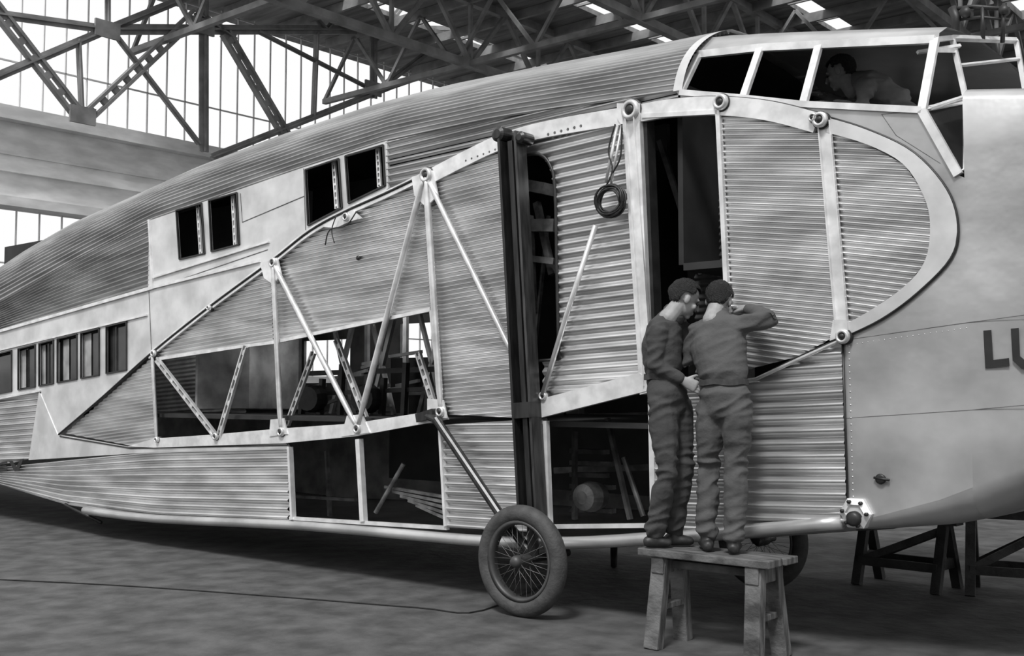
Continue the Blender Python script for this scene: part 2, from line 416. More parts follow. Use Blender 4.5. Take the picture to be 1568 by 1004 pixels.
def joint(x,y,r,w=.05):
    c=P(x,y,w)
    lathe(mb,c,(0,0,1),[(r*1.0,-.05),(r*1.0,.005),(r*.85,.02),(r*.55,.02),(r*.5,.0)],22)
    lathe(md,c,(0,0,1),[(r*1.12,-.05),(r*1.12,-.012),(r*.98,-.012)],22)
    lathe(md,c,(0,0,1),[(r*.52,.0),(r*.5,.012),(r*.28,.02),(0,.022)],14)
for x,y,r in ((652,268,.065),(418,402,.05),(235,541,.035),(530,332,.04),(965,168,.075),(1103,156,.055),(1255,183,.05),(1290,515,.045),(547,656,.045),(430,661,.045),(330,668,.038),(240,673,.03),(674,630,.045),(320,471,.025),(832,606,.035),(1245,180,.03)): joint(x,y,r)
done(mb,'joint_fittings',m_tube,air,True); done(md,'joint_sockets',m_dark,air,True)
def gus(pts,w0=.03,w1=.045):
    flat('gusset_plate',px(pts),[],w0,w1,m_bright,air)
gus([(636,272),(668,262),(676,300),(658,318),(640,300)]);gus([(404,404),(430,395),(436,420),(424,436),(410,426)])
gus([(528,668),(537,636),(560,634),(572,662)]);gus([(418,668),(420,642),(440,640),(446,664)]);gus([(660,640),(660,610),(684,612),(690,640)])
gus([(500,348),(545,322),(560,335),(540,340),(520,350)]);gus([(1275,522),(1280,490),(1300,490),(1302,512)])
gus([(950,182),(950,160),(985,160),(985,186),(970,215)])
mb=MB()
tube(mb,[P(a,b,.03) for a,b in RIB if a<655],.012,8)
k0=[p for p in RIB if p[0]>1260]
tube(mb,[P(a,b,.012) for a,b in k0]+[P(1220,548,.02),P(1160,578,.02)],.009,8)
tube(mb,[P(*q,.02) for q in ((92,668),(200,686),(440,681))],.008,6)
tube(mb,[P(a,b-3,.02) for a,b in RIB if 640<a<1265],.007,6)
done(mb,'wing_root_edge_seal',m_dark,air,True)
mb=MB()
tube(mb,[P(1300,512,.03),P(1285,522,.035),P(1225,549,.035),P(1158,580,.035),P(1100,590,.035)],.012,8)
done(mb,'lower_edge_strip',m_tube,air,True)
mb=MB()
sl=smoothpts([(800,238),(825,236),(842,252),(850,290),(853,420),(856,550)],4)
tube(mb,[P(a,b,.01) for a,b in sl],.014,8); tube(mb,[P(856,550,.01),P(815,553,.01)],.012,8)
done(mb,'hatch_edge',m_dark,air,True)
# --- interior
bb=MB(); cols=[T0+i*.5 for i in range(int((TH(1298,800)[0]-T0)/.5)+2)]; cols[-1]=TH(1298,800)[0]
for t in cols:
    for w,dh in ((0,0),(-.15,-.05),(-.7,-.09),(-1.4,-.1),(-2.1,-.09),(-2.65,-.05),(-2.8,0)): bb.v.append(Vector((t,BEL(t)+dh,w)))
for i in range(len(cols)-1):
    for j in range(6):
        a=i*7+j; bb.f.append((a,a+7,a+8,a+1))
done(bb,'belly_skin',m_corr,air,True)
outer=[(t,BEL(t)) for t in cols]+[(t,E(t)) for t in reversed(cols)]
hz=[]
for a,b,c,d in ((2.6,3.5,1.75,2.3),(4.4,5.1,1.8,2.45),(5.5,6.3,1.8,2.45),(7.6,7.95,1.9,3.0)): hz.append([(a,c),(b,c),(b,d),(a,d)])
flat('far_side_wall',outer,hz,-2.82,-2.78,m_intl,air)
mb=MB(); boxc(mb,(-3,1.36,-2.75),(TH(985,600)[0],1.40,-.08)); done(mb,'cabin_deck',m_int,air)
mb=MB()
boxc(mb,(7.55,1.46,-2.75),(7.6,3.9,-.3)); boxc(mb,(9.05,1.46,-1.6),(9.1,3.6,-.12))
boxc(mb,(-2,2.5,-1.0),(4.9,3.75,-.96)); boxc(mb,(5.2,.7,-1.9),(9.9,1.36,-1.85)); boxc(mb,(9.9,1.5,-1.3),(11.2,3.6,-1.25)); boxc(mb,(4.3,2.65,-1.5),(9.0,3.9,-1.45))
boxc(mb,(3.55,1.45,-.93),(3.85,2.0,-.90)); boxc(mb,(5.1,1.4,-2.0),(7.5,2.0,-1.96))
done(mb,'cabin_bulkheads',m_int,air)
mb=MB()
boxc(mb,(3.86,1.45,-1.0),(3.9,2.6,-.3)); boxc(mb,(3.86,1.45,-1.0),(4.75,2.3,-.96))
for t in (5.0,5.6,6.3,6.9):
    beam(mb,(t,1.4,-1.2),(t+.35,2.4,-1.2),.045,.04); beam(mb,(t+.35,1.4,-1.2),(t,2.4,-1.2),.035,.04); beam(mb,(t,1.4,-1.7),(t,2.6,-1.7),.05,.04)
for i in range(14):
    t=4.9+random.random()*1.9; h=1.45+random.random()*.55; beam(mb,(t,h,-1.0),(t+.25+random.random()*.5,h+random.random()*.08,-.9),.03,.03)
beam(mb,(2.3,2.35,-1.3),(7.2,2.45,-1.3),.06,.05)
done(mb,'cabin_inner_structure',m_intl,air)
mb=MB()
for i in range(7):
    t=5.0+i*.3; beam(mb,(t,1.4,-.8),(t+.03,1.62+.14*(i%3),-.8),.05,.05)
beam(mb,(4.95,1.60,-.82),(7.0,1.66,-.82),.04,.04); beam(mb,(4.95,1.82,-.95),(7.0,1.84,-.95),.05,.04)
for t in (5.3,6.1): lathe(mb,(t,1.56,-.7),(.3,0,1),[(.0,-.1),(.12,-.1),(.14,-.05),(.14,.05),(.12,.1),(0,.1)],16)
done(mb,'cabin_clutter',m_dark,air)
mb=MB(); scan(mb,[(1.9,1.38),(3.86,1.38),(3.86,2.6),(1.9,2.5)],.06,.05,.009,-.95); done(mb,'cabin_lining_panel',m_intl,air,True)
mb=MB(); scan(mb,[(9.75,1.7),(10.12,1.7),(10.12,3.4),(9.75,3.4)],.0,.05,.008,-.62); done(mb,'door_inner_panel',mat('inner_dull_metal',.10,.05,.6,.2,5),air,True)
mb=MB(); beam(mb,P(1010,215,-.5),P(1075,420,-.45),.04,.03); beam(mb,P(822,310,-.4),P(846,420,-.4),.05,.05);beam(mb,P(812,285,-.4),P(850,292,-.4),.09,.3)
beam(mb,P(808,345,-.3),P(850,345,-.3),.10,.05);beam(mb,P(806,395,-.3),P(850,400,-.3),.05,.05);beam(mb,P(812,330,-.3),P(818,480,-.3),.03,.05);beam(mb,P(840,330,-.5),P(818,540,-.5),.02,.03)
for i in range(5): beam(mb,P(590+i*12,745+i*7,-.4),P(680,760+i*8,-.4),.025,.03)
tube(mb,[P(575,785,-.3),P(618,710,-.4)],.02,10); beam(mb,P(455,760,-.8),P(545,765,-.8),.03,.04);beam(mb,P(500,690,-.9),P(505,790,-.9),.03,.04)
done(mb,'equipment_in_hold',m_hold,air)
mb=MB()
for i in range(6): beam(mb,P(875,690+i*18,-.6),P(930+10*(i%2),692+i*18,-.6),.035,.06)
beam(mb,P(930,640,-.5),P(965,795,-.5),.03,.04);beam(mb,P(880,660,-.5),P(880,795,-.5),.03,.04);beam(mb,P(850,720,-.9),P(995,715,-.9),.05,.04)
tube(mb,[P(955,700,-.4),P(985,790,-.4)],.02); lathe(mb,P(905,760,-.45),(0,0,1),[(0,-.1),(.10,-.1),(.12,0),(.10,.1),(.05,.12),(0,.12)],20)
done(mb,'control_linkage_in_hold',mat('hold_dark_parts',.11,.04,.45,.4,9),air)
for t,h,w_,e in ((3.0,2.4,-.45,3),(5.7,2.5,-1.35,9),(8.9,3.3,-.35,1.2)):
    ld=bpy.data.lights.new('cabin_fill_light','POINT'); ld.energy=e; ld.shadow_soft_size=.06  # added fill lights to brighten the cabin, no lamp fittings here
    lo=bpy.data.objects.new('cabin_fill_point',ld); S.collection.objects.link(lo); lo.parent=air; lo.location=Vector((t,h,w_))-groups[air.name]
mb=MB(); bp=[(130,781),(240,794),(440,803),(590,815),(740,828),(870,831),(985,825),(1140,813),(1290,799)]
tube(mb,[P(a,b,-.0) for a,b in smoothpts(bp,3)],.045,12); done(mb,'belly_longeron',m_nose,air,True)
mb=MB(); c=P(1313,785,.0)
lathe(mb,c,(0,0,1),[(.10,-.03),(.10,.03),(.06,.05),(.05,.035),(0,.035)],6); done(mb,'hex_jacking_point',m_bright,air)
mb=MB(); lathe(mb,c+Vector((0,-.03,0)),(0,0,1),[(.045,.0),(.045,.07),(.03,.085),(0,.085)],16)
for i in range(6): lathe(mb,c+Vector((.075*math.cos(i),.075*math.sin(i),.04)),(0,0,1),[(.012,0),(.012,.02),(0,.02)],6)
tube(mb,[P(100,772,0),P(155,800,-.1)],.02,8);tube(mb,[P(95,770,-.4),P(155,800,-.1)],.015,8)
done(mb,'jacking_bolts',m_dark,air,True)
# --- cockpit
RAIL=fn([(1050,86),(1150,74),(1250,69),(1400,62)],-.25)
CS=fn([(1110,54),(1250,51),(1380,49),(1470,49)],-.7)
tW=TH(1412,168)[0]
mb=MB(); nt=8
for i in range(nt+1):
    t=tE-.03+(tW+.05-tE)*i/nt
    ra=[(RAIL(t)-.02,-.25),(RAIL(t)+.045,-.27),((RAIL(t)+CS(t))/2+.04,-.42),(CS(t),-.7),(CS(t)+.02,-1.0),(CS(t)+.03,-1.4)]
    ra+= [(h,-2.8-w) for h,w in reversed(ra[:-1])]
    for h,w in ra: mb.v.append(Vector((t,h,w)))
k=len(ra)
for i in range(nt):
    for j in range(k-1):
        a=i*k+j; mb.f.append((a,a+k,a+k+1,a+1))
done(mb,'cockpit_roof',m_nose,air,True)
mb=MB()
def R(t): return Vector((t,RAIL(t),-.25))
SI=fn([(1045,142),(1150,151),(1240,161),(1415,169)])
def SL(t): return Vector((t,SI(t),0))
tp=[tE, TH(1138,150)[0],TH(1230,160)[0],TH(1412,168)[0]]
for t in tp: beam(mb,SL(t),R(t),.05,.03)
for i in range(3): beam(mb,SL(tp[i]),SL(tp[i+1]),.04,.04); beam(mb,R(tp[i]),R(tp[i+1]),.05,.04)
tw=tp[3]; top0=R(tw); s0=SL(tw)
top1=P(1458,58,-.60); sil1=P(1480,155,-.45); top2=P(1556,62,-1.3); sil2=P(1572,150,-1.2)
low=P(1468,268,.0); low2=P(1478,262,-.03)
for a,b in ((top0,top1),(top1,top2),(s0,sil1),(sil1,sil2),(top1,sil1),(top2,sil2),(sil1,low2),(top0.lerp(s0,.15),top1.lerp(sil1,.2))):
    beam(mb,a,b,.030,.03)
beam(mb,s0,low,.05,.04); beam(mb,P(1405,80,-.3),P(1470,70,-.58),.02,.02)
beam(mb,P(1425,165,-.05),P(1478,148,-.42),.02,.02); beam(mb,P(1470,100,-.65),P(1560,90,-1.25),.015,.02)
done(mb,'cockpit_frames',m_bright,air)
mb=MB()
mb.add([s0,sil1,low2,low],[(0,1,2,3)])
done(mb,'windscreen_lower_glass',m_glass,air)
mb=MB(); boxc(mb,(tE-.02,2.45,-2.6),(tW+1.0,2.5,-.05)); boxc(mb,(tE-.1,2.5,-2.5),(tE-.06,E(tE)+.1,-.12))
mb.add([(tE,2.5,-2.7),(tW+.2,2.5,-2.7),(tW+.2,SI(tW),-2.7),(tE,SI(tE),-2.7)],[(0,1,2,3)])
done(mb,'cockpit_deck',m_int,air)
mb=MB()
for t in tp: beam(mb,(t,SI(t),-2.75),(t,RAIL(t),-2.55),.06,.03)
beam(mb,(tp[0],3.3,-2.75),(tp[3],SI(tW),-2.75),.05,.05)
tube(mb,[(tp[2]+.2,SI(tW)+.25,-1.2),(tp[3],SI(tW)+.1,-1.2)],.02); tube(mb,[(tp[1],SI(tW)+.0,-1.6),(tp[2],SI(tW)+.35,-1.6)],.02)
done(mb,'cockpit_inner_frames',mat('inner_frames',.25,.15,.6,.2),air)
mb=MB()
tube(mb,[P(1462,50,-.9),P(1465,28,-.9),P(1458,12,-.9)],.03,10); tube(mb,[P(1458,14,-.9),P(1490,10,-.9),P(1545,14,-.9)],.014,8)
tube(mb,[P(1505,60,-.9),P(1505,10,-.9)],.015,8); tube(mb,[P(1535,65,-.9),P(1538,5,-.9)],.015,8); tube(mb,[P(1470,30,-.9),P(1500,26,-.9),P(1545,30,-.9)],.010,8)
lathe(mb,P(1480,20,-.9),(0,0,1),[(.0,-.04),(.035,-.04),(.035,.04),(0,.04)],12);lathe(mb,P(1538,16,-.9),(0,0,1),[(.0,-.03),(.03,-.03),(.03,.03),(0,.03)],12)
done(mb,'roof_direction_finder',m_letter,air,True)
# --- undercarriage post
mb=MB(); me2=MB()
a=P(783,205,.12); b=P(815,790,.12)
beam(mb,a,b,.13,.02,off=(0,-.05)); beam(mb,a,b,.022,.14,off=(-.075,0)); beam(mb,a.lerp(b,.02),b,.045,.05)
beam(me2,a,b,.022,.12,off=(.072,-.01))
done(me2,'post_flange',m_flange,air)
lathe(mb,P(770,207,.12),(0,0,1),[(0,-.06),(.060,-.06),(.060,.06),(.035,.075),(0,.075)],20)
lathe(mb,P(804,212,.12),(0,0,1),[(0,-.06),(.045,-.06),(.045,.06),(.025,.075),(0,.075)],20)
pb=a.lerp(b,.71); beam(mb,pb,pb+(b-a)*.04,.17,.145)
c=P(799,857,.25); c.y=.40
tube(mb,[P(815,780,.12),Vector((c.x,.55,.12)),Vector((c.x,.40,.12))],.045,12)
tube(mb,[Vector((c.x,.40,-.3)),Vector((c.x,.40,.32))],.03,12)
tube(mb,[P(655,636,.06),P(668,642,.10),P(766,788,.14),Vector((c.x,.42,.12))],.036,12)
beam(mb,P(640,640,.06),P(665,632,.08),.07,.05)
done(mb,'undercarriage_post',m_post,air)
m_rim=mat('wheel_rim',.08,.04,.5,.3)
def wheel(name,c,R_=.40,par=None):
    c=Vector(c); g=group(name,c)
    t=MB(); prof=[]
    for k in range(25):
        a=2*math.pi*k/24; prof.append((R_-.062+.062*math.cos(a)+(.003 if k%2 else 0)*(math.cos(a)>.2),.060*math.sin(a)))
    lathe(t,c,(0,0,1),prof,72)
    done(t,'tyre',m_rubber,g,True)
    r=MB(); lathe(r,c,(0,0,1),[(R_-.135,-.035),(R_-.108,-.045),(R_-.12,-.02),(R_-.12,.02),(R_-.108,.045),(R_-.135,.035),(R_-.142,0),(R_-.135,-.035)],48)
    lathe(r,c,(0,0,1),[(0,.10),(.03,.10),(.045,.07),(.045,-.07),(.03,-.09),(0,-.09)],20)
    done(r,'rim_and_hub',m_rim,g,True)
    s=MB()
    for k in range(36):
        a=2*math.pi*k/36; b=a+(.5 if k%2 else -.5); z=.055 if (k//2)%2 else -.055
        tube(s,[c+Vector((.04*math.cos(b),.04*math.sin(b),z)),c+Vector(((R_-.125)*math.cos(a),(R_-.125)*math.sin(a),0))],.0016,5)
    done(s,'spokes',m_hold,g,True); return g
wheel('landing_wheel',(c.x,.40,.25))
pw=PG(1168,902); wheel('landing_wheel',(pw.x,.40,pw.z))
mb=MB(); tube(mb,[(pw.x,.40,pw.z+.1),(pw.x,.40,pw.z-.2)],.03); tube(mb,[(pw.x,.40,pw.z+.1),(pw.x-.1,.75,pw.z+.3)],.035); tube(mb,[P(940,832,-.8),PG(940,866)],.03)
done(mb,'far_axle',m_dark,air,True)
cg=group('cable_coil',P(935,308,.09))
mb=MB(); c=P(935,308,.09)
for k in range(11):
    r=.094+random.uniform(-.020,.016); o=Vector((random.uniform(-.01,.01),random.uniform(-.01,.01),random.uniform(-.018,.03)))
    tube(mb,[c+o+Vector((r*1.2*math.cos(a*math.pi/12),r*1.1*math.sin(a*math.pi/12),.01*math.sin(a*.7+k))) for a in range(24)],.007,6,True)
tube(mb,smoothpts([tuple(P(*q,.1)) for q in ((942,190),(932,230),(938,260),(928,285))],5),.007,6)
tube(mb,smoothpts([tuple(P(*q,.1)) for q in ((952,190),(950,240),(936,270),(940,290))],5),.007,6)
done(mb,'cable_loops',m_dark,cg,True)
mb=MB(); tube(mb,smoothpts([tuple(P(*q,.08)) for q in ((545,325),(530,345),(505,352),(498,375))],5),.006,6);tube(mb,smoothpts([tuple(P(*q,.08)) for q in ((515,330),(508,352),(512,372))],5),.005,6)
lathe(mb,P(550,395,.0),(0,0,1),[(.02,0),(.02,.02),(0,.02)],10)
done(mb,'loose_wires',m_dark,air,True)
# ================================================================== FIGURES
def ring_chain(mb,pts,side,seg=14):
    side=Vector(side); vs=[];fs=[];P_=[Vector(p[0]) for p in pts]; n=len(P_); rings=[]
    for i in range(n):
        d=(P_[min(i+1,n-1)]-P_[max(i-1,0)]).normalized()
        s=(side-d*side.dot(d)); s=s.normalized() if s.length>1e-3 else frame(d)[0]
        b=d.cross(s).normalized(); rings.append((P_[i],s,b,d,pts[i][1],pts[i][2]))
    ext=[]
    p,s,b,d,r1,r2=rings[0]; m_=min(r1,r2); ext.append((p-d*m_*.75,s,b,d,r1*.5,r2*.5)); ext.append((p-d*m_*.45,s,b,d,r1*.85,r2*.85))
    ext+=rings; p,s,b,d,r1,r2=rings[-1]; m_=min(r1,r2); ext.append((p+d*m_*.45,s,b,d,r1*.85,r2*.85)); ext.append((p+d*m_*.75,s,b,d,r1*.5,r2*.5))
    for p,s,b,d,r1,r2 in ext:
        for k in range(seg):
            a=2*math.pi*k/seg; vs.append(p+s*r1*math.cos(a)+b*r2*math.sin(a))
    for i in range(len(ext)-1):
        for k in range(seg): fs.append((i*seg+k,i*seg+(k+1)%seg,(i+1)*seg+(k+1)%seg,(i+1)*seg+k))
    fs.append(tuple(range(seg-1,-1,-1))); fs.append(tuple((len(ext)-1)*seg+k for k in range(seg)))
    mb.add(vs,fs)
def limb(mb,pts,seg=12): ring_chain(mb,[(p,r,r) for p,r in pts],(0.13,.2,1),seg)
def ell(mb,c,r,bs,seg=16,rg=10):
    s,u,f=bs; vs=[];fs=[]
    for i in range(1,rg):
        th=math.pi*i/rg
        for k in range(seg):
            a=2*math.pi*k/seg; vs.append(Vector(c)+s*r[0]*math.sin(th)*math.cos(a)+f*r[2]*math.sin(th)*math.sin(a)+u*r[1]*math.cos(th))
    top=len(vs); vs.append(Vector(c)+u*r[1]); vs.append(Vector(c)-u*r[1])
    for i in range(rg-2):
        for k in range(seg): fs.append((i*seg+k,i*seg+(k+1)%seg,(i+1)*seg+(k+1)%seg,(i+1)*seg+k))
    for k in range(seg): fs.append((top,(k+1)%seg,k)); fs.append((top+1,(rg-2)*seg+k,(rg-2)*seg+(k+1)%seg))
    mb.add(vs,fs)
def remesh(mb,name,m,parent,vox,it=4,folds=None,wr=0.0):
    me=bpy.data.meshes.new(name); me.from_pydata([tuple(v) for v in mb.v],[],mb.f); me.update()
    ob=bpy.data.objects.new(name+'_t',me); S.collection.objects.link(ob)
    r=ob.modifiers.new('r','REMESH'); r.mode='VOXEL'; r.voxel_size=vox
    s=ob.modifiers.new('s','SMOOTH'); s.factor=.5; s.iterations=it
    dg=bpy.context.evaluated_depsgraph_get(); me2=bpy.data.meshes.new_from_object(ob.evaluated_get(dg))
    bpy.data.objects.remove(ob); me2.name=name
    if wr:
        me2.update(); ns=[v.normal.copy() for v in me2.vertices]
        for v,n in zip(me2.vertices,ns):
            p=v.co.copy(); wt=.22
            for j,rad in (folds or []): wt+=math.exp(-((p-j).length/rad)**2)
            wt=min(wt,1.0)
            q=Vector((p.x*5+p.y*4,p.y*15-p.x*6,p.z*6)); a=1-abs(noise.noise(q))*3.0
            big=noise.noise(p*7+Vector((3,1,8)))
            v.co=p+n*(wr*wt*(a-.6)+wr*.7*big)
    return link(me2,name,m,parent,True)
def head(g,c,f,u,hairlen=0):
    f=Vector(f).normalized(); u=Vector(u); u=(u-f*u.dot(f)).normalized(); s=f.cross(u).normalized(); bs=(s,u,f); c=Vector(c)
    L_=lambda a,b,d: c+s*a+u*b+f*d
    mb=MB()
    ell(mb,L_(0,.028,-.012),(.074,.086,.094),bs); ell(mb,L_(0,-.04,.025),(.056,.070,.062),bs); ell(mb,L_(0,-.095,.060),(.026,.020,.022),bs)
    ell(mb,L_(0,.024,.074),(.052,.014,.018),bs); ell(mb,L_(0,-.062,.083),(.024,.006,.010),bs);ell(mb,L_(0,-.073,.081),(.020,.006,.010),bs)
    for q in (-1,1):
        ell(mb,L_(q*.076,-.008,-.006),(.012,.032,.020),bs); ell(mb,L_(q*.036,-.025,.066),(.022,.022,.016),bs)
    limb(mb,[(L_(0,.018,.086),.008),(L_(0,-.012,.102),.010),(L_(0,-.028,.108),.014)],10)
    limb(mb,[(L_(0,-.05,-.02),.056),(L_(0,-.12,-.035),.058),(L_(0,-.17,-.05),.062)],14)
    remesh(mb,'head_and_neck',m_skin,g,.006,3)
    e=MB()
    for q in (-1,1): ell(e,L_(q*.031,.004,.083),(.013,.009,.008),bs,12,8)
    done(e,'eyes',m_int,g,True)
    h=MB(); seg,rg=64,44; R_=(.078,.092,.100); idx={}
    for i in range(rg+1):
        th=math.pi*i/rg
        for k in range(seg):
            a=2*math.pi*k/seg; d=Vector((math.sin(th)*math.cos(a),math.cos(th),math.sin(th)*math.sin(a)))
            jg=.10*noise.noise(d*9)
            if d.z>.38+jg*.5 and d.y<.52+.12*abs(d.x)+jg: continue
            if d.y<-.62-(.18 if d.z<-.3 else -.35)+jg: continue
            if abs(d.x)>.78 and d.y<.0+jg and d.z>-.25: continue
            p=L_(d.x*R_[0],.030+d.y*R_[1],-.014+d.z*R_[2]); n=(p-c).normalized()
            p=p+n*(.008*noise.noise(Vector((d.x*14,d.y*3,d.z*6)))+.004*noise.noise(Vector((d.x*40,d.y*9,d.z*18)))+.003)
            idx[(i,k)]=len(h.v); h.v.append(p)
    for i in range(rg):
        for k in range(seg):
            q=[(i,k),(i,(k+1)%seg),(i+1,(k+1)%seg),(i+1,k)]
            if all(x in idx for x in q): h.f.append(tuple(idx[x] for x in q))
    ho=done(h,'hair',m_hair,g,True); sm=ho.modifiers.new('thick','SOLIDIFY'); sm.thickness=.008; sm.offset=-1
def hand(g,wr,d,pn,thumb=1,curl=.5,name='hand'):
    wr=Vector(wr); d=Vector(d).normalized(); pn=Vector(pn); pn=(pn-d*pn.dot(d)).normalized(); s=d.cross(pn).normalized()*thumb
    mb=MB(); ring_chain(mb,[(wr-d*.03,.026,.020),(wr,.028,.019),(wr+d*.04,.038,.016),(wr+d*.085,.040,.014)],s,14)
    for k,(o,l) in enumerate(((.030,.072),(.010,.080),(-.010,.074),(-.029,.058))):
        p=wr+d*.088+s*o; q=[(p-d*.02,.0095)]; dd=d.copy(); a=0
        for seg_,fr_ in enumerate((.45,.3,.25)):
            a+=curl*(.6 if seg_==0 else .75); dd=(d*math.cos(a)+pn*math.sin(a)); p=p+dd*l*fr_; q.append((p,.0088-.0009*seg_))
        limb(mb,q,8)
    p=wr+d*.03+s*.032; dd=(d*.6+s*.7+pn*.35).normalized(); q=[(wr+d*.015+s*.015,.013),(p+dd*.02,.0125)]; q.append((p+dd*.045,.0105)); dd2=(d*.9+s*.25+pn*.5).normalized(); q.append((p+dd*.045+dd2*.03,.009)); limb(mb,q,8)
    remesh(mb,name,m_skin,g,.0042,2)
def boot(mb,ank,toe,soleh):
    ank=Vector(ank);toe=Vector(toe)
    a=Vector((ank.x,soleh+.045,ank.z)); heel=a-(toe-ank).normalized()*.05; heel.y=soleh+.04
    t=Vector((toe.x,soleh+.034,toe.z)); side=(t-heel).cross(Vector((0,1,0))).normalized()
    ring_chain(mb,[(heel,.034,.036),(a,.040,.042),(a.lerp(t,.55),.046,.034),(t,.042,.028)],side,14)
    limb(mb,[(a,.044),(Vector((ank.x,ank.y+.03,ank.z)),.046)])
def man(name,J,mt,voxel=.010,side=(1,0,0),headf=(0,0,-1),headu=(0,1,0),sole=.62,wid=1.0,belt=True,hands=()):
    g=group(name,(J['pel'].x,sole,J['pel'].z)); mb=MB()
    ring_chain(mb,[(J['pel']+Vector((0,-.05,0)),.165*wid,.115),(J['pel']+Vector((0,.03,0)),.178*wid,.128),(J['wai']+Vector((0,-.04,0)),.160*wid,.116),(J['wai'],.142*wid,.102),(J['wai']+Vector((0,.045,0)),.166*wid,.122),(J['wai'].lerp(J['che'],.6),.178*wid,.128),(J['che'],.190*wid,.130),(J['uch'],.175*wid,.112),(J['uch'].lerp(J['nek'],.55),.105*wid,.085),(J['nek'],.066,.064)],side,24)
    for q in 'LR':
        limb(mb,[(J['uch'].lerp(J['sh'+q],.55),.080),(J['sh'+q],.074),(J['sh'+q].lerp(J['el'+q],.45),.062),(J['el'+q],.054),(J['el'+q].lerp(J['wr'+q],.4),.052),(J['wr'+q],.038)])
        hp,kn,an=J['hi'+q],J['kn'+q],J['an'+q]
        limb(mb,[(hp+Vector((0,.04,0)),.098),(hp.lerp(kn,.25),.102),(hp.lerp(kn,.65),.084),(kn,.072),(kn.lerp(an,.35),.076),(kn.lerp(an,.8),.068),(an+Vector((0,.02,0)),.072)])
    folds=[(J['wai'],.12),(J['knL'],.13),(J['knR'],.13),(J['anL'],.16),(J['anR'],.16),(J['elL'],.10),(J['elR'],.10),(J['shL'],.09),(J['shR'],.09),(J['hiL'],.10),(J['hiR'],.10)]
    remesh(mb,'overalls',mt,g,voxel,2,folds,.014)
    if belt:
        b=MB(); c=J['wai']+Vector((0,-.0,0)); s=Vector(side).normalized(); dp=s.cross(Vector((0,1,0))).normalized()
        ring=[c+s*(.142*wid+.008)*math.cos(a*math.pi/16)+dp*(.114)*math.sin(a*math.pi/16)+Vector((0,.004*math.sin(a),0)) for a in range(32)]
        vs=[];fs=[]
        for p in ring: 
            o=(p-c).normalized()*.012; vs+= [p+Vector((0,.018,0)),p+Vector((0,.018,0))+o,p+Vector((0,-.018,0))+o,p+Vector((0,-.018,0))]
        for i in range(32):
            j=(i+1)%32
            for k in range(4): fs.append((i*4+k,j*4+k,j*4+(k+1)%4,i*4+(k+1)%4))
        b.add(vs,fs); done(b,'belt',m_belt,g)
    bt=MB()
    for q in 'LR': boot(bt,J['an'+q],J['to'+q],sole)
    remesh(bt,'boots',m_boot,g,.008,3)
    head(g,J['hed'],headf,headu)
    for q in 'LR':
        d=(J['wr'+q]-J['el'+q]).normalized(); hand(g,J['wr'+q]+d*.02,d,J.get('pn'+q,Vector((0,-1,0))),1 if q=='R' else -1,name='hand_'+('right' if q=='R' else 'left'))
    cb=MB(); ring_chain(cb,[(J['nek']+Vector((0,-.035,0)),.085,.082),(J['nek']+Vector((0,.005,0)),.068,.068)],side,16); remesh(cb,'collar',mt,g,.010,2)
    return g
BT=.62
J=dict(pel=P(1109,612,.33),wai=P(1108,585,.32),che=P(1101,530,.29),uch=P(1100,502,.26),nek=P(1101,482,.22),hed=P(1101,461,.185),
 shL=P(1068,508,.27),shR=P(1137,499,.26),elL=P(1054,558,.27),wrL=P(1086,540,.10),elR=P(1182,486,.27),wrR=P(1146,474,.10),
 hiL=P(1089,628,.33),hiR=P(1129,626,.33),knL=P(1085,715,.30),knR=P(1128,712,.30),anL=P(1083,806,.33),anR=P(1123,803,.33),toL=P(1078,806,.17),toR=P(1126,803,.17),pnL=Vector((0,0,-1)),pnR=Vector((0,-1,-.3)))
for q in 'LR': J['an'+q].y=BT+.10
man('mechanic',J,m_over2,headf=(-.25,-.45,-1),headu=(0,1,-.45),sole=BT)
J=dict(pel=P(1022,610,.36),wai=P(1016,577,.35),che=P(1014,530,.34),uch=P(1019,498,.32),nek=P(1030,478,.30),hed=P(1049,458,.27),
 shR=P(1006,508,.48),shL=P(1040,500,.17),elR=P(1002,560,.50),wrR=P(1042,580,.42),elL=P(1062,545,.16),wrL=P(1085,510,.08),
 hiR=P(1014,628,.44),hiL=P(1036,626,.27),knR=P(1022,716,.46),knL=P(1048,708,.27),anR=P(1003,812,.42),anL=P(1032,800,.27),toR=P(1023,812,.36),toL=P(1057,800,.20),pnL=Vector((0,0,-1)),pnR=Vector((0,-.3,-1)))
for q in 'LR': J['an'+q].y=BT+.10
man('mechanic',J,m_over,side=(.35,0,1),headf=(.7,-.55,-.85),headu=(.4,1,-.4),sole=BT,wid=.93)
fl=2.5
J=dict(pel=P(1385,185,-1.1),wai=P(1372,165,-1.1),che=P(1345,140,-1.05),uch=P(1325,130,-1.0),nek=P(1305,122,-1.0),hed=P(1286,112,-.95),
 shR=P(1328,138,-1.2),shL=P(1325,135,-.82),elR=P(1300,160,-1.2),wrR=P(1270,150,-1.1),elL=P(1318,165,-.75),wrL=P(1280,160,-.7),
 hiR=P(1385,200,-1.2),hiL=P(1385,200,-1.0),knR=P(1350,250,-1.2),knL=P(1350,250,-1.0),anR=P(1380,300,-1.2),anL=P(1380,300,-1.0),toR=P(1360,300,-1.2),toL=P(1360,300,-1.0))
for q in 'LR': J['an'+q].y=fl+.10
man('pilot',J,m_shirt,side=(0,0,1),headf=(-1,-.3,.1),headu=(-.3,1,0),sole=fl,belt=False)
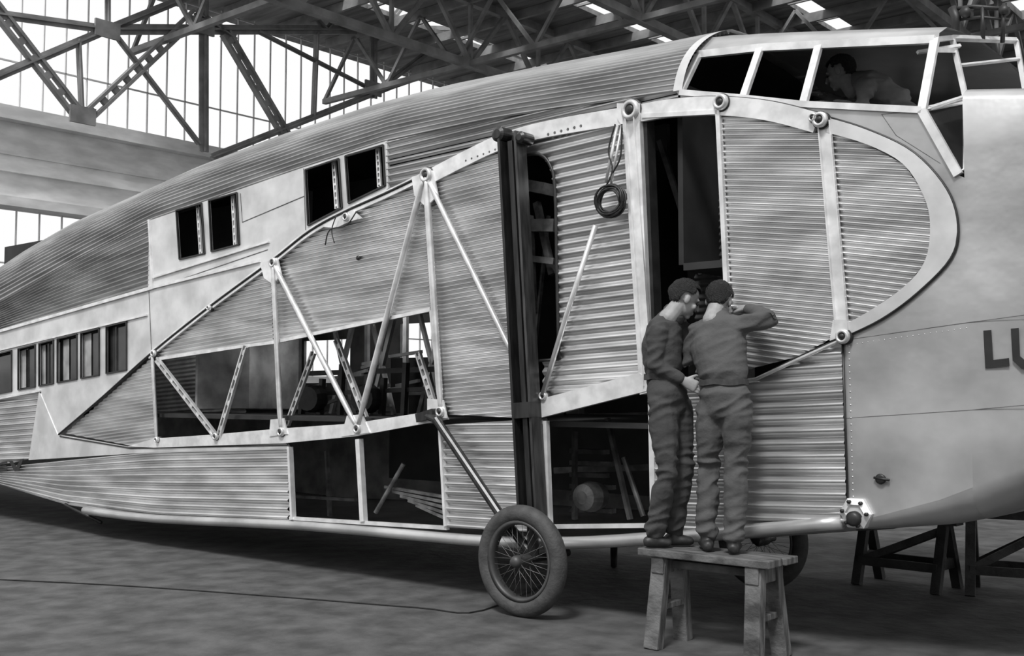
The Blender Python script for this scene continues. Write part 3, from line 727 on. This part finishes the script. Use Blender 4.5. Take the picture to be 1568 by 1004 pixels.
# ================================================================== BENCH
bc=Vector((10.42,0,.31)); bgr=group('wooden_work_bench',bc)
mb=MB()
boxc(mb,(9.98,BT-.045,.13),(10.90,BT-.002,.29)); boxc(mb,(9.96,BT-.047,.30),(10.88,BT,.48))
for t,sx in ((10.10,-1),(10.76,1)):
    boxc(mb,(t-.045,BT-.15,.14),(t+.045,BT-.045,.47))
    for q in (-1,1):
        beam(mb,(t,BT-.06,.31+q*.10),(t+.02*sx,.0,.31+q*.18),.105,.075,Vector((0,0,1)) )
    beam(mb,(t,.26,.15),(t,.26,.47),.07,.04,Vector((0,1,0)))
beam(mb,(10.10,BT-.10,.31),(10.76,BT-.10,.31),.05,.09)
o=done(mb,'bench_timber',m_wood,bgr); bv=o.modifiers.new('b','BEVEL'); bv.width=.006; bv.segments=2
def trestle(name,a,b,h,spread,m=m_woodd):
    a=Vector(a);b=Vector(b); d=(b-a).normalized(); s=d.cross(Vector((0,1,0))).normalized()
    g=group(name,(a+b)/2); mb=MB(); up=Vector((0,1,0))
    A=a+Vector((0,h,0));B=b+Vector((0,h,0)); beam(mb,A-d*.12,B+d*.12,.14,.12,up)
    for p,Q in ((a,A),(b,B)):
        for q in (-1,1):
            beam(mb,Q+s*q*.03-Vector((0,.05,0)),p+s*q*spread,.075,.06,s)
        beam(mb,p+Vector((0,.22,0))-s*spread*.75,p+Vector((0,.22,0))+s*spread*.75,.04,.08,up)
    for q in (-1,1):
        beam(mb,a+Vector((0,.20,0))+s*q*spread*.78,b+Vector((0,.20,0))+s*q*spread*.78,.035,.07,up)
        beam(mb,a+Vector((0,.20,0))+s*q*spread*.70,B-Vector((0,.1,0))+s*q*.05,.035,.06,up)
    done(mb,'trestle_timber',m,g)
trestle('wooden_trestle',PG(1330,890),PG(1450,905),.60,.22)
trestle('wooden_trestle',PG(1490,905),PG(1620,915),.66,.25)
# ================================================================== HANGAR
me=MB(); me.add([(-70,0,60),(60,0,60),(60,0,-70),(-70,0,-70)],[(0,1,2,3)]); done(me,'floor',m_floor)
TWL=-14.0
mb=MB(); hb0=PT(0,315,TWL).y; hb1=PT(0,163,TWL).y
boxc(mb,(TWL-.5,hb0,-46),(TWL,hb1,12))
boxc(mb,(TWL-.5,hb1-.35,-46),(TWL+.35,hb1,12)); boxc(mb,(TWL,hb0+.9,-46),(TWL+.12,hb0+1.15,12)); boxc(mb,(TWL,hb0,-46),(TWL+.25,hb0+.25,12)); boxc(mb,(TWL,hb0+1.35,-46),(TWL+.06,hb0+1.42,12))
boxc(mb,(TWL-.5,0,-46),(TWL,2.2,12))
done(mb,'wall_left',m_conc)
mb=MB()
z=-46
while z<12:
    boxc(mb,(TWL-.3,2.2,z-.016),(TWL-.25,14.5,z+.016)); z+=.62
for h in (3.6,5.0,10.3,13.3):
    boxc(mb,(TWL-.3,h-.02,-46),(TWL-.25,h+.02,12))
done(mb,'window_1',m_mull)
CH=13.4
mb=MB()
t=TWL-1
while t<30:
    boxc(mb,(t,CH,-48),(min(t+4.3,30),CH+.15,-7))
    for z in range(-48,-7,2): boxc(mb,(min(t+4.3,30),CH,z),(min(t+5.0,30),CH+.08,z+.08))
    t+=5.0
done(mb,'ceiling',m_ceil)
mb=MB(); boxc(mb,(TWL-1,0,-46.5),(30,1.2,-46)); boxc(mb,(TWL-1,9,-46.5),(30,CH,-46))
for t in range(-14,31,4): boxc(mb,(t-.3,1.2,-46.5),(t+.3,9,-46))
done(mb,'wall_back',m_wall)
mb=MB(); boxc(mb,(-14,0,32),(34,8.0,32.5))  # unseen wall added to give a dark band in the metal's reflections
for t in range(-14,35,6): boxc(mb,(t-.3,0,31.7),(t+.3,8.2,32))
done(mb,'dark_reflection_wall',m_wallf)
mb=MB()
for t in range(-14,30,1): boxc(mb,(t-.03,1.2,-46.4),(t+.03,9,-46.3))
for h in (2.5,4,5.5,7): boxc(mb,(TWL,h-.03,-46.4),(30,h+.03,-46.3))
done(mb,'window_2',m_mull)
mb=MB(); tt=TWL+1.6
def tm(a,b,w=.22,lat=False):
    p,q=PT(*a,tt),PT(*b,tt)
    if lat: lattice(mb,p,q,w,.2,max(4,int((q-p).length/.45)),Vector((1,0,0)))
    else:
        beam(mb,p,q,w,.05,Vector((1,0,0))); beam(mb,p,q,.05,.22,Vector((1,0,0)))
tm((-20,-5),(122,178),.32,True); tm((300,22),(132,180),.32,True); tm((345,50),(442,215),.34,True)
tm((-30,128),(165,45)); tm((165,45),(300,-10)); tm((-30,18),(165,45)); tm((165,45),(860,46),.28); tm((178,55),(305,220),.12); tm((165,-20),(165,45),.15)
tm((312,-30),(312,232),.30); tm((572,-30),(572,150),.30); tm((325,240),(600,132),.2); tm((600,132),(880,38),.2); tm((395,48),(575,140),.14); tm((300,20),(360,60),.3)
tm((120,60),(125,170),.06);tm((485,50),(480,180),.06); tm((575,140),(700,46),.2); tm((700,46),(800,90),.2);tm((640,-20),(575,60),.2);tm((720,-20),(720,90),.15);tm((430,-30),(500,46),.16);tm((500,46),(560,-30),.16)
for x,y in ((165,45),(127,176),(312,40),(572,135)): 
    p=PT(x,y,tt+.1); boxc(mb,(p.x-.05,p.y-.22,p.z-.35),(p.x+.02,p.y+.22,p.z+.35))
done(mb,'end_roof_truss',m_steel)
def rtruss(name,t,h0,h1,z0,z1,n):
    mb=MB(); up=Vector((1,0,0))
    beam(mb,(t,h0,z0),(t,h0,z1),.22,.2,up); beam(mb,(t,h1,z0),(t,h1,z1),.22,.2,up)
    for i in range(n):
        a=z0+(z1-z0)*i/n; b=z0+(z1-z0)*(i+1)/n; m_=(a+b)/2
        beam(mb,(t,h0,a),(t,h1,m_),.12,.12,up); beam(mb,(t,h1,m_),(t,h0,b),.12,.12,up); beam(mb,(t,h0,a),(t,h1,a),.10,.10,up)
    done(mb,name,m_steel,None,False,(t,h0,z0))
for t in (-7.5,-1.5,4.5,10.5): rtruss('roof_truss',t,11.3,CH-.2,-45.8,-7.5,12)
mb=MB()
z=-45
while z<-8:
    boxc(mb,(TWL+.1,CH-.30,z-.05),(29,CH-.02,z+.05)); z+=2.0
for z in (-38,-31,-24,-17,-10):
    for t in range(-14,28,3):
        beam(mb,(t,11.3,z),(t+1.5,CH-.2,z),.10,.10); beam(mb,(t+1.5,CH-.2,z),(t+3,11.3,z),.10,.10)
    beam(mb,(-14,11.3,z),(28,11.3,z),.16,.16)
done(mb,'roof_purlins',m_steel)
mb=MB(); pts=[PG(-20,886,.006),PG(200,897,.006),PG(450,915,.006),PG(640,930,.006),PG(740,934,.006),PG(860,880,.006)]
tube(mb,smoothpts([tuple(p) for p in pts],5),.006,6); done(mb,'floor_cable',m_dark)
# ================================================================== LIGHT
w=bpy.data.worlds.new('overcast_sky'); S.world=w; w.use_nodes=True
bg=w.node_tree.nodes['Background']; bg.inputs[0].default_value=(1,1,1,1); bg.inputs[1].default_value=1.0
sd=bpy.data.lights.new('daylight','SUN'); sd.energy=3.0; sd.angle=math.radians(12); so=bpy.data.objects.new('daylight',sd); S.collection.objects.link(so)
dl=(M.to_3x3()@Vector((-.30,-1.3,-.95))).normalized()
so.rotation_euler=dl.to_track_quat('-Z','Y').to_euler(); so.location=(0,-5,12)
S.view_settings.view_transform='Standard'; S.view_settings.look='None'; S.view_settings.exposure=0
